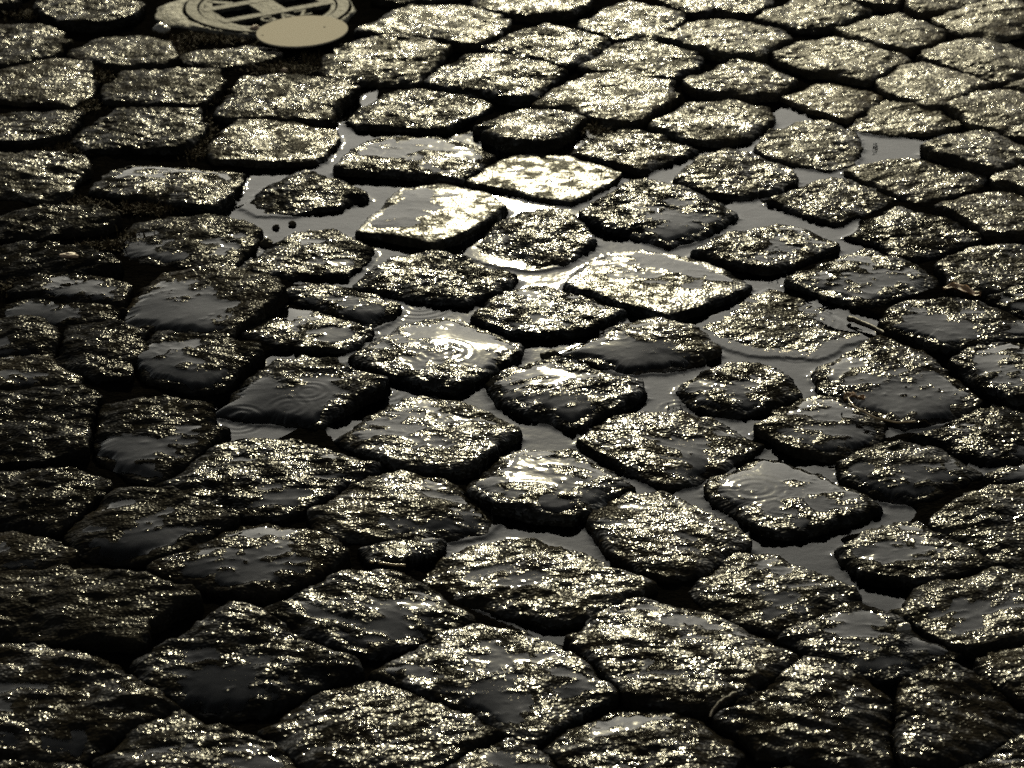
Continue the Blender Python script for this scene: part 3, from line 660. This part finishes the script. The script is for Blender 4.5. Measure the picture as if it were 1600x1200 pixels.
for xo, w in ((-.071, .012), (.000, .032), (.069, .013)):
    bm = bmesh.new(); bar(bm, xo, -.0165, xo, .0185, w, -.004, CZ - .0008); from_bm('rib', bm, M_IRON, cover, bevel=.001)
for xa, ya, xb, yb in ((-.070, -.0305, -.060, -.060), (-.030, .034, -.052, .056), (-.062, .034, -.052, .054), (.030, .034, .052, .056)):
    bm = bmesh.new(); bar(bm, xa, ya, xb, yb, .0085, -.004, CZ - .0012); from_bm('rib', bm, M_IRON, cover, bevel=.0008)
for ch, lx in (('G', -.023), ('A', .001), ('Z', .024)):
    cu = bpy.data.curves.new('letter', 'FONT'); cu.body = ch; cu.size = .026; cu.align_x = 'CENTER'; cu.align_y = 'CENTER'
    cu.extrude = .004; cu.bevel_depth = .0005; cu.offset = .0001
    tmp = bpy.data.objects.new('letter', cu); COL.objects.link(tmp)
    bpy.context.view_layer.update()
    me = bpy.data.meshes.new_from_object(tmp.evaluated_get(bpy.context.evaluated_depsgraph_get()))
    bpy.data.objects.remove(tmp)
    me.materials.clear()
    link('letter', me, M_IRON, cover, (lx, -.0465, CZ - .0042))

n = 220
ph = np.arange(n) / n * 2 * np.pi
zr = []
Vc, Fc = [], []
ro = .1055 + .005 * perlin(np.cos(ph) * 1.5, np.sin(ph) * 1.5, 8.8) + .004 * perlin(np.cos(ph) * 6, np.sin(ph) * 6, 1.8) + .034 * np.exp(-((ph - math.radians(188)) / .5) ** 2)
NR = 26
for k in range(NR):
    t = k / (NR - 1)
    rr = (CR + .003) + (ro - CR - .003) * t
    x, y = rr * np.cos(ph), rr * np.sin(ph)
    z = CZ - .002 + .0016 * perlin(x / .012, y / .012, 4.1) + .0007 * perlin(x / .004, y / .004, 2.1) - .004 * t ** 3 - (.02 if k in (0, NR - 1) else 0)
    Vc.append(np.stack([x, y, z], 1))
Vc = np.concatenate(Vc)
i = np.arange(n); j = (i + 1) % n
Fc = np.concatenate([np.stack([k * n + i, (k + 1) * n + i, (k + 1) * n + j, k * n + j], 1) for k in range(NR - 1)])
co = link('concrete_collar', np_mesh('concrete_collar', Vc, Fc), M_CONC, None, (cc[0], cc[1], 0))
tag(co, 'pale damp concrete collar bedding the round metal cover', 'concrete collar')

# tan disc leaning on the rim of the cover
dc = ground(472, 48, 19 * MM)
disc = bpy.data.objects.new('round_coaster', None); COL.objects.link(disc)
disc.location = dc; disc.rotation_euler = (math.radians(.2), math.radians(-3.0), .3)
tag(disc, 'plain round tan disc like a coaster overlapping the rim of the metal cover', 'coaster')
bm = bmesh.new()
RD = .0537
prism(bm, [(RD * math.cos(t / 128 * 2 * math.pi), RD * math.sin(t / 128 * 2 * math.pi)) for t in range(128)], -.0018, 0)
bmesh.ops.contextual_create(bm, geom=[v for v in bm.verts if v.co.z < -.001])
from_bm('card', bm, M_CARD, disc, bevel=.0004)
for px, py, rr in ((410, 52, .0012), (507, 44, .0014)):
    w = ground(px, py, 19 * MM) - dc
    v = Matrix.Rotation(-.3, 3, 'Z') @ Vector((w[0], w[1], 0))
    bm = bmesh.new(); prism(bm, [(v.x + rr * math.cos(t / 12 * 2 * math.pi), v.y + rr * math.sin(t / 12 * 2 * math.pi)) for t in range(12)], -.0002, .0003)
    from_bm('speck', bm, M_SPECK, disc)

# ------------------------------------------------------------------ small litter
def tube(name, pts, radii, mat, label, cat, group=None, sides=8):
    pts = [Vector(p) for p in pts]
    c0 = pts[0].copy()
    V, F = [], []
    for k, p in enumerate(pts):
        d = (pts[min(k + 1, len(pts) - 1)] - pts[max(k - 1, 0)]).normalized()
        u = d.cross(Vector((0, 0, 1))).normalized(); w = u.cross(d)
        for s in range(sides):
            a = 2 * math.pi * s / sides
            V.append(p - c0 + (u * math.cos(a) + w * math.sin(a)) * radii[k])
    m = len(pts)
    for k in range(m - 1):
        for s in range(sides):
            F.append((k * sides + s, k * sides + (s + 1) % sides, (k + 1) * sides + (s + 1) % sides, (k + 1) * sides + s))
    o = link(name, np_mesh(name, np.array(V), np.array(F)), mat, None, c0)
    return tag(o, label, cat, group)
def path(px, z, n=14, wob=.0012):
    P = np.array([ground(x, y, zz * MM) for (x, y), zz in zip(px, z)])
    t = np.linspace(0, len(P) - 1, n); out = []
    for v in t:
        k = min(int(v), len(P) - 2); out.append(P[k] + (P[k + 1] - P[k]) * (v - k) + rng.normal(0, wob / 3, 3) * [1, 1, .5])
    return out
p = path([(578, 878), (605, 881), (634, 884)], [9, 9.5, 9]); tube('straw', p, [.0011] * 14, M_STRAW, 'thin golden straw in the joint below the small wedge stone', 'straw')
p = path([(1326, 497), (1350, 506), (1384, 522)], [4, 5, 6], 16, .002); tube('twig', p, list(np.linspace(.003, .0022, 16)), M_WOOD, 'short dark twig in the channel beside the smooth grey stone', 'twig')
p = path([(1108, 1120), (1122, 1100), (1136, 1090), (1150, 1083)], [16, 19, 20, 20]); tube('stem', p, list(np.linspace(.0012, .002, 14)), M_WOOD, 'brown stem at the corner of the large wavy stone, lower right', 'stem')
p = path([(1318, 612), (1335, 636), (1365, 652), (1400, 660), (1430, 658)], [20, 19, 16, 13, 12], 22, .001); tube('grass_stem', p, [.0009] * 22, M_STRAW, 'thin curved grass stem along the front of the large grey filmed stone', 'grass stem')
p = path([(1290, 613), (1312, 618), (1342, 628)], [19, 21, 19], 10, .001)

def rock(name, px, py, z, w, hgt, mat, label, cat, group=None, seed=0, flat=1.0):
    bm = bmesh.new(); bmesh.ops.create_icosphere(bm, subdivisions=4, radius=1)
    V = np.array([v.co[:] for v in bm.verts])
    n = 1 + .35 * perlin(V[:, 0] * 1.1 + seed * 5, V[:, 1] * 1.1, V[:, 2] * 1.1) + .12 * perlin(V[:, 0] * 3 + seed, V[:, 1] * 3, V[:, 2] * 3)
    V = V * n[:, None] * [w / 2, w / 2 * .85 * flat, hgt / 2]
    for v, c in zip(bm.verts, V): v.co = c
    me = bpy.data.meshes.new(name); bm.to_mesh(me); bm.free()
    me.polygons.foreach_set('use_smooth', np.full(len(me.polygons), True, dtype=bool))
    return tag(link(name, me, mat, None, ground(px, py, z * MM)), label, cat, group)
rock('pebble', 431, 355, 1, .008, .006, M_STONE, 'tiny dark pebble in the puddle above the layered ridged stone, left one of two', 'pebble', 'pebbles in the puddle', 1)
rock('pebble', 457, 350, 1, .008, .006, M_STONE, 'tiny dark pebble in the puddle above the layered ridged stone, right one of two', 'pebble', 'pebbles in the puddle', 2)
rock('pebble', 416, 381, 1, .014, .010, M_STONE, 'dark pebble in the puddle at the left end of the layered ridged stone', 'pebble', 'pebbles in the puddle', 3)
rock('pebble', 862, 560, 2, .020, .016, M_STONE, 'dark lump of rock in the puddle behind the water-glazed centre stone', 'pebble', 'pebbles in the puddle', 4)
rock('pebble', 1412, 981, 21, .011, .008, M_PEB, 'small pale pebble lying on the shoulder of a cobblestone, lower right', 'pebble', None, 5)
rock('pebble', 252, 45, 12, .020, .012, M_PEB, 'pale pebble beside the concrete collar of the metal cover', 'pebble', None, 6)
rock('pebble', 444, 110, 12, .007, .006, M_CHIP, 'tiny tan pebble in the mossy joint below the tan disc', 'pebble', None, 7)
rock('pebble', 398, 44, 10, .012, .007, M_CHIP, 'small pinkish pebble in the recess of the metal cover', 'pebble', None, 8)
rock('stone_chip', 108, 399, 22, .017, .005, M_CHIP, 'flat pinkish brown chip on the murky moss-stained stone, left edge', 'stone chip', None, 9, .6)
rock('stone_chip', 1290, 465, 3, .010, .006, M_STONE, 'dark chip at the water edge below the high black fronted diamond', 'stone chip', None, 10)

def leaf(px, py, z, ln, w, rot, label):
    nn = 18; V = []; F = []
    for i in range(nn):
        t = i / (nn - 1)
        for j in range(7):
            s = (j - 3) / 3
            ww = w / 2 * math.sin(math.pi * (t * .92 + .04)) ** .7 * (1 + .15 * math.sin(t * 23 + j))
            V.append(((t - .5) * ln, s * ww, .003 * math.sin(t * 5) + .0025 * abs(s) ** 1.5 + .001 * math.sin(t * 17 + s * 4)))
    F = grid_faces(nn, 7)
    o = link('leaf_scrap', np_mesh('leaf_scrap', np.array(V), F), M_LEAF, None, ground(px, py, z * MM)); o.rotation_euler = (0, 0, rot)
    md = o.modifiers.new('thickness', 'SOLIDIFY'); md.thickness = .0006
    return tag(o, label, 'leaf')
leaf(1503, 455, 15, .036, .014, -.25, 'torn brown leaf scrap in the joint near the right edge')
leaf(1335, 622, 17, .022, .010, .5, 'crumpled brown plant scrap on the lower left edge of the large grey filmed stone')

def drop_material():
    m, nt, N, L, bs = new_mat('splash_water')
    bs.inputs['Roughness'].default_value = .02; bs.inputs['IOR'].default_value = 1.33; bs.inputs['Transmission Weight'].default_value = 1
    tc = N.new('ShaderNodeTexCoord'); n = noise(N, L, tc.outputs['Object'], 400, 1, .5)
    b = N.new('ShaderNodeBump'); b.inputs['Distance'].default_value = .0002
    L.new(n.outputs[0], b.inputs['Height']); L.new(b.outputs[0], bs.inputs['Normal'])
    return m
M_DROP = drop_material()
# rain drop splashes: jets of water thrown up from the surface
def splash(px, py, z, jets, label):
    V, F = [], []
    r = np.random.default_rng(int(px))
    for k in range(jets):
        bx, by = r.normal(0, .0045, 2); hh = r.uniform(.003, .008); lean = r.normal(0, .1, 2)
        b0 = len(V); rows = 9
        for i in range(rows):
            t = i / (rows - 1)
            rr = .0010 * (1 - t) ** 1.5 + .0004 + .0006 * math.exp(-((t - .88) / .1) ** 2)
            if i == rows - 1: rr = .0001
            for s in range(8):
                a = s / 8 * 2 * math.pi
                V.append((bx + lean[0] * t * hh + rr * math.cos(a), by + lean[1] * t * hh + rr * math.sin(a), t * hh - .0005))
        for i in range(rows - 1):
            for s in range(8):
                F.append((b0 + i * 8 + s, b0 + i * 8 + (s + 1) % 8, b0 + (i + 1) * 8 + (s + 1) % 8, b0 + (i + 1) * 8 + s))
    o = link('rain_splash', np_mesh('rain_splash', np.array(V), np.array(F)), M_DROP, None, ground(px, py, z * MM))
    tag(o, label, 'splash', 'raindrop splashes')
splash(1062, 645, .3, 9, 'raindrop splash of small jets in the puddle above the dark grainy stone')
splash(1060, 572, .5, 2, 'tiny raindrop splash by the still pool stone with bright specks')
splash(1372, 232, .5, 3, 'tiny raindrop splash at the start of the puddle\'s right finger')
splash(1205, 398, 12, 3, 'tiny raindrop splash on the leaf-shaped stone across the channel')

# moss in the joints of the upper left
spots = [(150, 118, 40, 16), (272, 80, 30, 14), (124, 163, 34, 16), (326, 150, 26, 18), (316, 212, 22, 26), (305, 238, 30, 14), (330, 62, 80, 10), (440, 110, 70, 12), (225, 328, 60, 10),
         (100, 235, 50, 12), (30, 98, 40, 10), (130, 320, 40, 8), (160, 385, 50, 8), (40, 450, 40, 20), (930, 205, 30, 8), (740, 262, 20, 8), (870, 100, 40, 10), (215, 372, 30, 10), (60, 25, 60, 8), (490, 98, 40, 12)]
V, F = [], []
for (px, py, wx_, wy_) in spots:
    cnt = int(wx_ * wy_ * .55)
    for k in range(cnt):
        q = ground(px + rng.normal(0, wx_ * .45), py + rng.normal(0, wy_ * .45), 4 * MM)
        b0 = len(V); ln = rng.uniform(.003, .009); az = rng.uniform(0, 6.28); el = rng.uniform(.2, 1.3)
        d = np.array([math.cos(az) * math.cos(el), math.sin(az) * math.cos(el), math.sin(el)]); s = np.array([-math.sin(az), math.cos(az), 0]) * rng.uniform(.0005, .0011)
        m_ = q + d * ln * .5 + [0, 0, ln * .1]
        V += [q - s, q + s, m_ + s * .8, m_ - s * .8, q + d * ln]
        F += [(b0, b0 + 1, b0 + 2), (b0, b0 + 2, b0 + 3), (b0 + 3, b0 + 2, b0 + 4)]
ms = link('moss', np_mesh('moss', np.array(V), np.array(F), False), M_MOSS)
tag(ms, 'brown moss and plant litter growing in the cobblestone joints', 'moss', kind='stuff')

# ------------------------------------------------------------------ sky, sun, camera
SUN_EL, SUN_AZ = 21.2, .2     # degrees; azimuth measured from +Y towards +X
w = bpy.data.worlds.new('World'); scene.world = w; w.use_nodes = True
nt = w.node_tree; bg = nt.nodes['Background']
sk = nt.nodes.new('ShaderNodeTexSky'); sk.sky_type = 'NISHITA'; sk.sun_disc = False
sk.sun_elevation = math.radians(SUN_EL); sk.sun_rotation = math.radians(SUN_AZ)
sk.air_density = 1.0; sk.dust_density = 2.0; sk.ozone_density = 1.0
hs = nt.nodes.new('ShaderNodeHueSaturation'); hs.inputs['Saturation'].default_value = .3
nt.links.new(sk.outputs[0], hs.inputs['Color']); tn = nt.nodes.new('ShaderNodeMix'); tn.data_type = 'RGBA'; tn.blend_type = 'MULTIPLY'; tn.inputs[0].default_value = 1; tn.inputs[7].default_value = (.97, .98, .91, 1)
nt.links.new(hs.outputs[0], tn.inputs[6]); nt.links.new(tn.outputs[2], bg.inputs['Color'])
bg.inputs['Strength'].default_value = .08
sl = bpy.data.lights.new('sun', 'SUN'); sl.energy = 5.0; sl.angle = math.radians(.5); sl.color = (1, .90, .58)
so = bpy.data.objects.new('sun', sl); COL.objects.link(so)
e, a = math.radians(SUN_EL), math.radians(SUN_AZ)
d = Vector((math.sin(a) * math.cos(e), math.cos(a) * math.cos(e), math.sin(e)))
so.rotation_euler = d.to_track_quat('Z', 'Y').to_euler(); so.location = d * 20

cd = bpy.data.cameras.new('camera'); co_ = bpy.data.objects.new('camera', cd); COL.objects.link(co_)
co_.location = (0, 0, CAMH); co_.rotation_euler = (math.pi / 2 - TH, 0, 0)
cd.sensor_width = 36; cd.lens = 36 * FPX / 1600; cd.clip_start = .05; cd.clip_end = 5000
cd.dof.use_dof = True; cd.dof.focus_distance = 3.0; cd.dof.aperture_fstop = 16
scene.camera = co_
scene.view_settings.view_transform = 'Standard'; scene.view_settings.look = 'None'
scene.view_settings.exposure = -0.55; scene.view_settings.gamma = 1.0
scene.cycles.use_denoising = False
scene.cycles.max_bounces = 6; scene.cycles.transparent_max_bounces = 12
scene.cycles.sample_clamp_indirect = 4
